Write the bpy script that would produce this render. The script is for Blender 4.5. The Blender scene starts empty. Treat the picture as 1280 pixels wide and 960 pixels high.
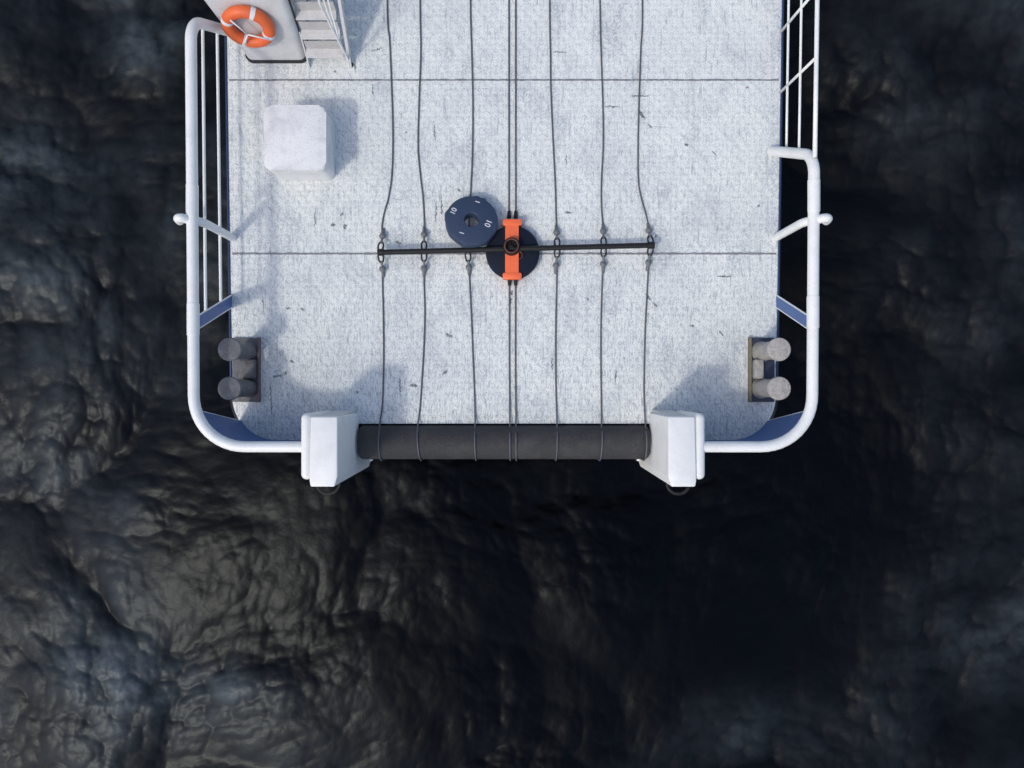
import bpy, bmesh, math, random
import numpy as np
from mathutils import Vector, Matrix

random.seed(7)
sc = bpy.context.scene
COL = sc.collection
R = math.radians

# ------------------------------------------------------------------ camera
CAMH = 12.0
cam_d = bpy.data.cameras.new('camera')
cam_d.sensor_width = 36.0
cam_d.lens = 27.0
cam_d.clip_start = 0.1
cam_d.clip_end = 2000.0
cam = bpy.data.objects.new('camera', cam_d)
cam.location = (0, 0, CAMH)
cam.rotation_euler = (0, 0, 0)
COL.objects.link(cam)
sc.camera = cam

# ------------------------------------------------------------------ sky, sun, exposure
SUN_DIR = Vector((-0.54, -0.54, 1.0)).normalized()       # towards the sun
ELEV = math.asin(SUN_DIR.z)
world = bpy.data.worlds.new('World')
sc.world = world
world.use_nodes = True
wn = world.node_tree
wn.nodes.clear()
sky = wn.nodes.new('ShaderNodeTexSky')
sky.sky_type = 'NISHITA'
sky.sun_disc = False
sky.sun_elevation = ELEV
sky.sun_rotation = R(225)
sky.air_density = 1.0
sky.dust_density = 2.5
sky.ozone_density = 1.0
bg = wn.nodes.new('ShaderNodeBackground')
bg.inputs['Strength'].default_value = 0.15
wo = wn.nodes.new('ShaderNodeOutputWorld')
wn.links.new(sky.outputs[0], bg.inputs[0])
wn.links.new(bg.outputs[0], wo.inputs[0])

sun_d = bpy.data.lights.new('sun', 'SUN')
sun_d.energy = 0.95
sun_d.angle = R(4.5)
sun_d.color = (1.0, 0.97, 0.88)
sun = bpy.data.objects.new('sun', sun_d)
sun.rotation_euler = SUN_DIR.to_track_quat('Z', 'Y').to_euler()
sun.location = SUN_DIR * 40
COL.objects.link(sun)

vs = sc.view_settings
vs.view_transform = 'Standard'
vs.look = 'None'
vs.gamma = 1.0
vs.use_curve_mapping = False
vs.exposure = 0.32


# ------------------------------------------------------------------ helpers
def P(px, py, z=0.0):
    """a place on the ship from a measured position on the 1280x960 survey view and its height"""
    k = (1 - z / CAMH) / 80.0
    return Vector(((px - 640) * k, (480 - py) * k, z))


def obj(name, bm, mat, parent=None, smooth=False, angle=None):
    me = bpy.data.meshes.new(name)
    bmesh.ops.recalc_face_normals(bm, faces=bm.faces[:])
    bm.to_mesh(me)
    bm.free()
    if mat is not None:
        me.materials.append(mat)
    if smooth:
        me.shade_smooth()
        if angle:
            me.set_sharp_from_angle(angle=R(angle))
    o = bpy.data.objects.new(name, me)
    COL.objects.link(o)
    if parent is not None:
        o.parent = parent
        o.matrix_parent_inverse = Matrix.Translation(-parent.location) if False else Matrix()
    return o


def thing(name, label, cat, loc=(0, 0, 0), group=None):
    o = bpy.data.objects.new(name, None)
    o.empty_display_size = 0.2
    COL.objects.link(o)
    o.location = loc
    o['label'] = label
    o['category'] = cat
    if group:
        o['group'] = group
    return o


def tag(o, label, cat, group=None):
    o['label'] = label
    o['category'] = cat
    if group:
        o['group'] = group
    return o


def add_box(bm, lo, hi, bevel=0.0, seg=3, mat4=None):
    r = bmesh.ops.create_cube(bm, size=1.0)
    lo, hi = Vector(lo), Vector(hi)
    c, s = (lo + hi) / 2, hi - lo
    vsx = r['verts']
    for v in vsx:
        v.co = Vector((v.co.x * s.x, v.co.y * s.y, v.co.z * s.z)) + c
    if bevel > 0:
        es = list({e for v in vsx for e in v.link_edges})
        rr = bmesh.ops.bevel(bm, geom=es, offset=bevel, segments=seg, profile=0.5, affect='EDGES')
        vsx = list({v for f in rr['faces'] for v in f.verts} | {v for v in vsx if v.is_valid})
    if mat4 is not None:
        for v in vsx:
            v.co = mat4 @ v.co
    return vsx


def fillet(pts, rad, n=6):
    """round the inner corners of a polyline"""
    pts = [Vector(p) for p in pts]
    if not isinstance(rad, (list, tuple)):
        rad = [rad] * len(pts)
    out = [pts[0]]
    for i in range(1, len(pts) - 1):
        a, b, c = pts[i - 1], pts[i], pts[i + 1]
        d0, d1 = (a - b), (c - b)
        r = min(rad[i], d0.length * 0.49, d1.length * 0.49)
        p0, p1 = b + d0.normalized() * r, b + d1.normalized() * r
        for k in range(n + 1):
            t = k / n
            # a conic weight near the one of a circular arc
            w = 0.75
            den = (1 - t) ** 2 + 2 * w * t * (1 - t) + t * t
            out.append((p0 * (1 - t) ** 2 + b * 2 * w * t * (1 - t) + p1 * t * t) / den)
    out.append(pts[-1])
    return out


def catmull(pts, n=6):
    pts = [Vector(p) for p in pts]
    q = [2 * pts[0] - pts[1]] + pts + [2 * pts[-1] - pts[-2]]
    out = []
    for i in range(1, len(q) - 2):
        p0, p1, p2, p3 = q[i - 1], q[i], q[i + 1], q[i + 2]
        for k in range(n):
            t = k / n
            out.append(0.5 * ((2 * p1) + (p2 - p0) * t + (2 * p0 - 5 * p1 + 4 * p2 - p3) * t * t
                              + (3 * p1 - p0 - 3 * p2 + p3) * t ** 3))
    out.append(pts[-1])
    return out


def add_tube(bm, pts, rad, seg=12, cap=True, closed=False):
    pts = [Vector(p) for p in pts]
    n = len(pts)
    rads = rad if isinstance(rad, (list, tuple)) else [rad] * n
    rings = []
    up = None
    for i, p in enumerate(pts):
        if closed:
            t = (pts[(i + 1) % n] - pts[i - 1]).normalized()
        else:
            t = (pts[min(i + 1, n - 1)] - pts[max(i - 1, 0)]).normalized()
        if up is None:
            up = Vector((0, 0, 1)) if abs(t.z) < 0.9 else Vector((1, 0, 0))
        up = (up - t * up.dot(t))
        up = up.normalized() if up.length > 1e-6 else t.orthogonal().normalized()
        s = t.cross(up)
        rings.append([bm.verts.new(p + (up * math.cos(2 * math.pi * k / seg) + s * math.sin(2 * math.pi * k / seg)) * rads[i])
                      for k in range(seg)])
    m = n if closed else n - 1
    for i in range(m):
        a, b = rings[i], rings[(i + 1) % n]
        for k in range(seg):
            bm.faces.new((a[k], a[(k + 1) % seg], b[(k + 1) % seg], b[k]))
    if cap and not closed:
        for rg in (rings[0], rings[-1]):
            bm.faces.new(rg)
    return rings


def add_lathe(bm, prof, c=(0, 0, 0), seg=40, mat4=None):
    """prof: (radius, z) pairs; ends with radius 0 are closed"""
    c = Vector(c)
    rings = []
    M = mat4 or Matrix()
    for r, z in prof:
        if r < 1e-6:
            rings.append([bm.verts.new(M @ Vector((0, 0, z)) + c)])
        else:
            rings.append([bm.verts.new(M @ Vector((r * math.cos(2 * math.pi * k / seg), r * math.sin(2 * math.pi * k / seg), z)) + c)
                          for k in range(seg)])
    for a, b in zip(rings[:-1], rings[1:]):
        for k in range(seg):
            k2 = (k + 1) % seg
            if len(a) == 1 and len(b) == 1:
                continue
            if len(a) == 1:
                bm.faces.new((a[0], b[k], b[k2]))
            elif len(b) == 1:
                bm.faces.new((a[k], a[k2], b[0]))
            else:
                bm.faces.new((a[k], a[k2], b[k2], b[k]))
    return rings


def add_prism(bm, poly, z0, z1):
    """poly: list of (x, y) counter clockwise"""
    a = [bm.verts.new((x, y, z0)) for x, y in poly]
    b = [bm.verts.new((x, y, z1)) for x, y in poly]
    n = len(poly)
    for i in range(n):
        j = (i + 1) % n
        bm.faces.new((a[i], a[j], b[j], b[i]))
    bm.faces.new(b)
    bm.faces.new(a[::-1])


def add_loft(bm, lo, hi, off, thick):
    """a plate between two edge curves, thickened along the given per-point outward directions"""
    n = len(lo)
    r = [[bm.verts.new(p) for p in lo], [bm.verts.new(p) for p in hi],
         [bm.verts.new(p + o * thick) for p, o in zip(hi, off)], [bm.verts.new(p + o * thick) for p, o in zip(lo, off)]]
    for i in range(n - 1):
        for k in range(4):
            a, b = r[k], r[(k + 1) % 4]
            bm.faces.new((a[i], a[i + 1], b[i + 1], b[i]))
    for i in (0, n - 1):
        bm.faces.new([r[k][i] for k in range(4)])


def newbm():
    return bmesh.new()


# ------------------------------------------------------------------ materials
def mat(name):
    m = bpy.data.materials.new(name)
    m.use_nodes = True
    nt = m.node_tree
    b = nt.nodes['Principled BSDF']
    return m, nt, b


def nd(nt, typ, **kw):
    n = nt.nodes.new(typ)
    for k, v in kw.items():
        setattr(n, k, v)
    return n


def mth(nt, op, a, b=None, c=None, clamp=False):
    n = nt.nodes.new('ShaderNodeMath')
    n.operation = op
    n.use_clamp = clamp
    for i, v in enumerate((a, b, c)):
        if v is None:
            continue
        if isinstance(v, (int, float)):
            n.inputs[i].default_value = v
        else:
            nt.links.new(v, n.inputs[i])
    return n.outputs[0]


def sstep(nt, v, lo, hi, a=0.0, b=1.0):
    n = nt.nodes.new('ShaderNodeMapRange')
    n.interpolation_type = 'SMOOTHSTEP'
    nt.links.new(v, n.inputs[0])
    n.inputs[1].default_value = lo
    n.inputs[2].default_value = hi
    n.inputs[3].default_value = a
    n.inputs[4].default_value = b
    return n.outputs[0]


def noise(nt, vec, scale, detail=4, rough=0.55, dist=0.0):
    n = nt.nodes.new('ShaderNodeTexNoise')
    n.inputs['Scale'].default_value = scale
    n.inputs['Detail'].default_value = detail
    n.inputs['Roughness'].default_value = rough
    n.inputs['Distortion'].default_value = dist
    if vec is not None:
        nt.links.new(vec, n.inputs['Vector'])
    return n.outputs['Fac']


def vscale(nt, vec, s, loc=(0, 0, 0)):
    n = nt.nodes.new('ShaderNodeMapping')
    n.inputs['Scale'].default_value = s
    n.inputs['Location'].default_value = loc
    nt.links.new(vec, n.inputs['Vector'])
    return n.outputs[0]


def mixc(nt, fac, a, b):
    n = nt.nodes.new('ShaderNodeMix')
    n.data_type = 'RGBA'
    if isinstance(fac, (int, float)):
        n.inputs[0].default_value = fac
    else:
        nt.links.new(fac, n.inputs[0])
    for i, v in ((6, a), (7, b)):
        if isinstance(v, tuple):
            n.inputs[i].default_value = (*v, 1)
        else:
            nt.links.new(v, n.inputs[i])
    return n.outputs[2]


def paint(name, base, worn, rough=0.45, amount=0.5, scale=6.0, bump=0.15, fine=90.0, spots=None, spec=0.5):
    """weathered paint: large wear patches, fine grain, small bump"""
    m, nt, b = mat(name)
    tc = nd(nt, 'ShaderNodeTexCoord')
    geo = nd(nt, 'ShaderNodeNewGeometry')
    v = geo.outputs['Position']
    n1 = noise(nt, v, scale, 6, 0.65, 0.4)
    f = sstep(nt, n1, 0.42, 0.75, 0, amount)
    c = mixc(nt, f, base, worn)
    n2 = noise(nt, v, fine, 4, 0.75)
    g = sstep(nt, n2, 0.40, 0.66, 0.0, 0.5)
    c = mixc(nt, g, c, worn)
    if spots:
        n3 = noise(nt, v, 14.0, 5, 0.7, 1.0)
        c = mixc(nt, sstep(nt, n3, 0.60, 0.70, 0, 0.8), c, spots)
    nt.links.new(c, b.inputs['Base Color'])
    b.inputs['Roughness'].default_value = rough
    b.inputs['Specular IOR Level'].default_value = spec
    nt.links.new(mth(nt, 'ADD', mth(nt, 'MULTIPLY', n2, 0.25), rough - 0.12), b.inputs['Roughness'])
    bp = nd(nt, 'ShaderNodeBump')
    bp.inputs['Strength'].default_value = bump
    bp.inputs['Distance'].default_value = 0.01
    nt.links.new(n2, bp.inputs['Height'])
    nt.links.new(bp.outputs[0], b.inputs['Normal'])
    return m


WHITE = paint('white_paint', (0.82, 0.815, 0.785), (0.62, 0.62, 0.61), 0.42, 0.5, 3.0, 0.2, 70)
WHITE_DIRTY = paint('grimy_white_paint', (0.60, 0.60, 0.595), (0.44, 0.44, 0.44), 0.5, 0.8, 3.0, 0.25, 60)
BOXW = paint('box_white', (0.79, 0.785, 0.765), (0.55, 0.55, 0.56), 0.45, 0.8, 3.5, 0.3, 45, (0.40, 0.36, 0.31))
BLUE = paint('blue_paint', (0.055, 0.115, 0.30), (0.09, 0.16, 0.33), 0.5, 0.5, 5.0, 0.2, 60)
HULLM = paint('hull_navy', (0.008, 0.012, 0.030), (0.018, 0.02, 0.03), 0.5, 0.6, 2.0, 0.2, 40)
EDGE = paint('edge_blue', (0.015, 0.045, 0.14), (0.015, 0.025, 0.05), 0.5, 0.6, 9.0, 0.2, 60)
RUBBER = paint('black_rubber', (0.010, 0.010, 0.012), (0.02, 0.02, 0.022), 0.7, 0.5, 5.0, 0.3, 60)
ROLLER = paint('roller_rubber', (0.022, 0.022, 0.024), (0.075, 0.072, 0.07), 0.75, 0.5, 3.0, 1.0, 55)
BLACK = paint('black_steel', (0.012, 0.012, 0.013), (0.024, 0.023, 0.022), 0.5, 0.5, 8.0, 0.3, 80, None, 0.25)
WIRE = paint('wire_steel', (0.10, 0.11, 0.135), (0.05, 0.05, 0.055), 0.5, 0.6, 12.0, 0.3, 120)
FIT = paint('galvanised_fitting', (0.16, 0.17, 0.18), (0.07, 0.07, 0.075), 0.5, 0.6, 12.0, 0.3, 90)
ORANGE = paint('orange_paint', (0.90, 0.155, 0.045), (0.70, 0.12, 0.05), 0.5, 0.4, 9.0, 0.2, 70)
BUOYO = paint('lifebuoy_orange', (0.78, 0.135, 0.032), (0.60, 0.11, 0.035), 0.5, 0.6, 10.0, 0.15, 80)
TAPE = paint('white_tape', (0.74, 0.74, 0.76), (0.6, 0.6, 0.6), 0.5, 0.3, 9.0, 0.1, 80)
NAVY = paint('navy_float', (0.024, 0.042, 0.090), (0.036, 0.052, 0.085), 0.6, 0.6, 9.0, 0.3, 60)
NAVYD = paint('dark_navy_drum', (0.005, 0.009, 0.022), (0.010, 0.014, 0.026), 0.6, 0.5, 9.0, 0.3, 60, None, 0.18)
BOLG = paint('bollard_beige', (0.44, 0.41, 0.38), (0.22, 0.21, 0.20), 0.65, 0.9, 14.0, 0.8, 38)
BOLSHADE = paint('bollard_shaded_grey', (0.10, 0.10, 0.105), (0.20, 0.20, 0.20), 0.65, 0.9, 12.0, 0.8, 38)  # shade on the port bollard put in as a darker grey
PLATED = paint('bollard_plate_grey', (0.13, 0.135, 0.14), (0.06, 0.06, 0.065), 0.6, 0.9, 10.0, 0.5, 40, (0.16, 0.10, 0.06))
PLATESHADE = paint('bollard_plate_shaded', (0.035, 0.042, 0.075), (0.02, 0.022, 0.035), 0.6, 0.9, 10.0, 0.5, 40)  # navy tone is the plate's shade put into its colour
FLANGE = paint('flange_olive', (0.20, 0.19, 0.12), (0.10, 0.08, 0.05), 0.6, 0.9, 16.0, 0.4, 50)
RUST = paint('flange_rusty', (0.15, 0.12, 0.11), (0.20, 0.09, 0.05), 0.7, 0.9, 16.0, 0.4, 50)
SEAM = paint('weld_seam_grey', (0.17, 0.17, 0.19), (0.30, 0.30, 0.32), 0.7, 0.9, 9.0, 0.6, 50)
GASKET = paint('black_gasket', (0.012, 0.013, 0.018), (0.03, 0.03, 0.03), 0.6, 0.5, 9.0, 0.2, 60)
TREAD = paint('stair_grey', (0.62, 0.61, 0.60), (0.42, 0.41, 0.40), 0.5, 0.7, 6.0, 0.3, 60)
RISER = paint('stair_back_grey', (0.50, 0.48, 0.46), (0.36, 0.35, 0.34), 0.55, 0.7, 6.0, 0.3, 60)
BROWN = paint('red_brown_ring', (0.14, 0.040, 0.026), (0.07, 0.024, 0.018), 0.5, 0.7, 20.0, 0.2, 60)


def deck_material():
    m, nt, b = mat('tread_plate_deck')
    L = nt.links
    geo = nd(nt, 'ShaderNodeNewGeometry')
    pos = geo.outputs['Position']
    sep = nd(nt, 'ShaderNodeSeparateXYZ')
    L.new(pos, sep.inputs[0])
    # --- raised lugs of the chequer plate
    cell = 0.088
    jit = nd(nt, 'ShaderNodeTexNoise')
    jit.inputs['Scale'].default_value = 9.0
    jit.inputs['Detail'].default_value = 3
    L.new(pos, jit.inputs['Vector'])
    jsep = nd(nt, 'ShaderNodeSeparateColor')
    L.new(jit.outputs['Color'], jsep.inputs[0])
    gx = mth(nt, 'ADD', mth(nt, 'DIVIDE', sep.outputs[0], cell), mth(nt, 'MULTIPLY', jsep.outputs[0], 0.55))
    gy = mth(nt, 'ADD', mth(nt, 'DIVIDE', sep.outputs[1], cell), mth(nt, 'MULTIPLY', jsep.outputs[1], 0.55))
    ix, iy = mth(nt, 'FLOOR', gx), mth(nt, 'FLOOR', gy)
    par = mth(nt, 'FLOORED_MODULO', mth(nt, 'ADD', ix, iy), 2.0)
    sg = mth(nt, 'SUBTRACT', mth(nt, 'MULTIPLY', par, 2.0), 1.0)
    fx = mth(nt, 'SUBTRACT', mth(nt, 'FRACT', gx), 0.5)
    fy = mth(nt, 'SUBTRACT', mth(nt, 'FRACT', gy), 0.5)
    fys = mth(nt, 'MULTIPLY', fy, sg)
    u = mth(nt, 'MULTIPLY', mth(nt, 'ADD', fx, fys), 0.7071)
    v = mth(nt, 'MULTIPLY', mth(nt, 'SUBTRACT', fx, fys), 0.7071)
    d = mth(nt, 'ADD', mth(nt, 'POWER', mth(nt, 'DIVIDE', u, 0.46), 2.0), mth(nt, 'POWER', mth(nt, 'DIVIDE', v, 0.18), 2.0))
    lug = sstep(nt, d, 0.45, 1.15, 1.0, 0.0)
    # shadow line painted along one side of each lug
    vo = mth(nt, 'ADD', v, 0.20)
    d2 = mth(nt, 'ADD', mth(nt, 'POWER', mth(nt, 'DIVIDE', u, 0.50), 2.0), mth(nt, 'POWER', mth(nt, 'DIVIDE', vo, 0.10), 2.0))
    lug_shade = sstep(nt, d2, 0.4, 1.2, 1.0, 0.0)
    # --- stains
    big = noise(nt, pos, 0.9, 6, 0.62, 0.5)
    mid = noise(nt, vscale(nt, pos, (3.2, 1.0, 1)), 2.2, 6, 0.65, 0.3)
    streak = noise(nt, vscale(nt, pos, (26, 3.2, 1)), 1.0, 5, 0.7, 0.6)
    streakx = noise(nt, vscale(nt, pos, (3.0, 24, 1), (3, 9, 0)), 1.0, 5, 0.7, 0.6)
    fine = noise(nt, pos, 42.0, 4, 0.75)
    base = mixc(nt, sstep(nt, big, 0.35, 0.70), (0.87, 0.875, 0.82), (0.76, 0.775, 0.74))
    base = mixc(nt, sstep(nt, mid, 0.50, 0.78, 0, 0.5), base, (0.53, 0.55, 0.57))
    lug_shade = mth(nt, 'MULTIPLY', lug_shade, mth(nt, 'SUBTRACT', 1.0, mth(nt, 'MULTIPLY', par, 0.78)))
    lug_shade = mth(nt, 'MULTIPLY', lug_shade, 0.72)
    shade_m = mth(nt, 'MULTIPLY', lug_shade, sstep(nt, noise(nt, pos, 5.0, 5, 0.75), 0.34, 0.66, 0.2, 1.0))
    base = mixc(nt, shade_m, base, (0.21, 0.225, 0.245))  # lug shadow lines go into the deck colour
    aft = nd(nt, 'ShaderNodeMapRange')
    L.new(sep.outputs[1], aft.inputs[0])
    aft.inputs[1].default_value = 6.0
    aft.inputs[2].default_value = -1.0
    aft.inputs[3].default_value = 0.35
    aft.inputs[4].default_value = 1.0
    st2 = noise(nt, vscale(nt, pos, (44, 9, 1), (7, 2, 0)), 1.0, 4, 0.7, 0.3)
    base = mixc(nt, mth(nt, 'MULTIPLY', aft.outputs[0], sstep(nt, st2, 0.49, 0.64, 0, 0.8)), base, (0.30, 0.33, 0.365))
    base = mixc(nt, sstep(nt, streak, 0.54, 0.69, 0, 0.75), base, (0.27, 0.30, 0.33))
    base = mixc(nt, sstep(nt, streakx, 0.60, 0.71, 0, 0.65), base, (0.30, 0.33, 0.36))
    base = mixc(nt, sstep(nt, fine, 0.53, 0.72, 0, 0.75), base, (0.36, 0.38, 0.41))
    base = mixc(nt, sstep(nt, fine, 0.32, 0.47, 0.7, 0.0), base, (0.88, 0.89, 0.90))
    grain = noise(nt, vscale(nt, pos, (1.25, 0.8, 1)), 95.0, 3, 0.8)
    base = mixc(nt, sstep(nt, grain, 0.49, 0.63, 0, 0.85), base, (0.31, 0.34, 0.35))
    # patches of rubbed-in dirt
    pd = noise(nt, vscale(nt, pos, (1.6, 0.9, 1), (4, 1, 0)), 1.1, 7, 0.7, 0.4)
    base = mixc(nt, mth(nt, 'MULTIPLY', sstep(nt, pd, 0.48, 0.68), sstep(nt, noise(nt, pos, 26.0, 5, 0.8), 0.42, 0.58, 0.05, 0.9)), base, (0.33, 0.37, 0.40))
    # --- scuffs and dropped spots: (px, py, half length, half width, angle)
    marks = [(802, 143, 9, 2.2, -55), (812, 157, 5, 1.2, -40), (858, 181, 3.2, 2.6, 0), (893, 192, 5, 1.4, -40),
             (934, 109, 2.6, 2.2, 0), (561, 419, 6, 2.6, -25), (517, 482, 7, 2, 0), (498, 303, 5, 1.8, -25),
             (711, 266, 6, 1.7, 0), (394, 275, 1.2, 14, 0), (416, 281, 4, 3, 20), (431, 283, 3, 3.4, 0), (427, 268, 5, 2, 70),
             (360, 385, 2.5, 1.5, 0), (378, 387, 2, 2, 0), (365, 452, 4, 2, -20), (357, 467, 2.8, 2.6, 0), (347, 470, 8, 1.6, 10),
             (339, 500, 1.0, 26, 3), (866, 407, 3.0, 2.6, 0), (902, 417, 6, 1.4, -50), (638, 377, 2, 6, -20), (640, 366, 1.2, 5, -10),
             (556, 466, 6, 1.3, 40), (500, 480, 1.2, 12, 4), (810, 371, 7, 1.8, -50), (819, 381, 5, 1.6, -35), (543, 165, 1, 14, 4),
             (552, 258, 1, 18, 3), (545, 265, 1, 16, -2), (574, 238, 4, 2, -30), (820, 295, 2.4, 1.4, 30), (419, 89, 2, 2, 0),
             (444, 82, 1, 10, 0), (466, 112, 1, 8, 0), (507, 165, 2, 1.4, 30), (447, 490, 3, 2, 0), (329, 381, 0.9, 14, 4),
             (708, 200, 1, 9, 3), (764, 133, 12, 1, 0), (470, 62, 10, 1, 15), (700, 65, 11, 0.8, 0), (800, 120, 14, 0.8, 2), (690, 455, 1, 12, 2),
             (948, 257, 2.4, 2, 0), (735, 374, 1.5, 3, 20), (612, 330, 8, 1, -30), (770, 470, 1, 14, -3), (905, 345, 12, 0.8, 1)]
    wob = nd(nt, 'ShaderNodeTexNoise')
    wob.inputs['Scale'].default_value = 22.0
    wob.inputs['Detail'].default_value = 4
    L.new(pos, wob.inputs['Vector'])
    wv = nd(nt, 'ShaderNodeVectorMath', operation='MULTIPLY_ADD')
    L.new(wob.outputs['Color'], wv.inputs[0])
    wv.inputs[1].default_value = (0.07, 0.07, 0)
    wv.inputs[2].default_value = (-0.035, -0.035, 0)
    wadd = nd(nt, 'ShaderNodeVectorMath', operation='ADD')
    L.new(pos, wadd.inputs[0])
    L.new(wv.outputs[0], wadd.inputs[1])
    acc = None
    for (px, py, a, w, ang) in marks:
        mp = nd(nt, 'ShaderNodeMapping', vector_type='TEXTURE')
        q = P(px, py)
        mp.inputs['Location'].default_value = (q.x, q.y, 0)
        mp.inputs['Rotation'].default_value = (0, 0, R(ang))
        mp.inputs['Scale'].default_value = (a * 0.8 / 80, max(w * 0.85, 0.9) / 80, 1e3)
        L.new(wadd.outputs[0], mp.inputs['Vector'])
        ln = nd(nt, 'ShaderNodeVectorMath', operation='LENGTH')
        L.new(mp.outputs[0], ln.inputs[0])
        f = sstep(nt, ln.outputs['Value'], 0.6, 1.3, 1.0, 0.0)
        acc = f if acc is None else mth(nt, 'MAXIMUM', acc, f)
    acc = mth(nt, 'MULTIPLY', acc, sstep(nt, noise(nt, pos, 60.0, 3, 0.8), 0.34, 0.55, 0.2, 0.95))
    base = mixc(nt, acc, base, (0.045, 0.05, 0.06))
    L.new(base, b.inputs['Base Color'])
    L.new(mth(nt, 'ADD', mth(nt, 'MULTIPLY', fine, 0.3), 0.42), b.inputs['Roughness'])
    h = mth(nt, 'ADD', lug, mth(nt, 'MULTIPLY', fine, 0.35))
    bp = nd(nt, 'ShaderNodeBump')
    bp.inputs['Strength'].default_value = 0.55
    bp.inputs['Distance'].default_value = 0.012
    L.new(h, bp.inputs['Height'])
    L.new(bp.outputs[0], b.inputs['Normal'])
    return m


DECK = deck_material()


def water_material():
    m, nt, b = mat('sea_water')
    L = nt.links
    geo = nd(nt, 'ShaderNodeNewGeometry')
    pos = geo.outputs['Position']
    b.inputs['Base Color'].default_value = (0.0010, 0.0014, 0.0026, 1)
    b.inputs['Specular IOR Level'].default_value = 0.22
    b.inputs['Roughness'].default_value = 0.34
    b.inputs['IOR'].default_value = 1.33
    b.inputs['Specular Tint'].default_value = (0.90, 0.98, 1.0, 1)
    # sheen on the crests, painted as a paler base colour
    at = nd(nt, 'ShaderNodeAttribute', attribute_name='crest_sheen')
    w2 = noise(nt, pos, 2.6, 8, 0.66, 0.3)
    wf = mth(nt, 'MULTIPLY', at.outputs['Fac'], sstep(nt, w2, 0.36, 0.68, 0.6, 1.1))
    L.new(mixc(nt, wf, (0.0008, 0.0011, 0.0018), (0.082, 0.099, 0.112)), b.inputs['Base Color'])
    n1 = noise(nt, pos, 5.0, 8, 0.62, 0.6)
    n2 = noise(nt, pos, 16.0, 6, 0.65, 0.4)
    h = mth(nt, 'ADD', n1, mth(nt, 'MULTIPLY', n2, 0.35))
    bp = nd(nt, 'ShaderNodeBump')
    bp.inputs['Strength'].default_value = 0.3
    bp.inputs['Distance'].default_value = 0.02
    L.new(h, bp.inputs['Height'])
    L.new(bp.outputs[0], b.inputs['Normal'])
    return m


WATER = water_material()

# ------------------------------------------------------------------ the sea
WZ = -2.4


def perlin(x, y, seed):
    rng = np.random.RandomState(seed)
    perm = rng.permutation(512)
    ang = rng.rand(512) * 2 * np.pi
    gxs, gys = np.cos(ang), np.sin(ang)
    xi, yi = np.floor(x).astype(int), np.floor(y).astype(int)
    xf, yf = x - xi, y - yi

    def g(ix, iy, dx, dy):
        h = perm[(perm[ix & 511] + iy) & 511]
        return gxs[h] * dx + gys[h] * dy
    u = xf ** 3 * (xf * (xf * 6 - 15) + 10)
    v = yf ** 3 * (yf * (yf * 6 - 15) + 10)
    a = g(xi, yi, xf, yf) * (1 - u) + g(xi + 1, yi, xf - 1, yf) * u
    c = g(xi, yi + 1, xf, yf - 1) * (1 - u) + g(xi + 1, yi + 1, xf - 1, yf - 1) * u
    return (a * (1 - v) + c * v) * 1.41


def lumps(x, y, seed):
    """rounded domes round jittered points, meeting in creases (0..1)"""
    rng = np.random.RandomState(seed)
    jx, jy, jr = rng.rand(256, 256), rng.rand(256, 256), 0.75 + 0.5 * rng.rand(256, 256)
    xi, yi = np.floor(x).astype(int), np.floor(y).astype(int)
    acc = np.zeros(x.shape)
    kk = 34.0
    for i in (-1, 0, 1):
        for j in (-1, 0, 1):
            cx, cy = xi + i, yi + j
            px = cx + 0.1 + 0.8 * jx[cx & 255, cy & 255]
            py = cy + 0.1 + 0.8 * jy[cx & 255, cy & 255]
            acc += np.exp(-kk * ((x - px) ** 2 + (y - py) ** 2) * jr[cx & 255, cy & 255])
    best = -np.log(np.maximum(acc, 1e-9)) / kk
    return np.sqrt(np.clip(1.25 - best, 0.02, 2.0))


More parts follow.
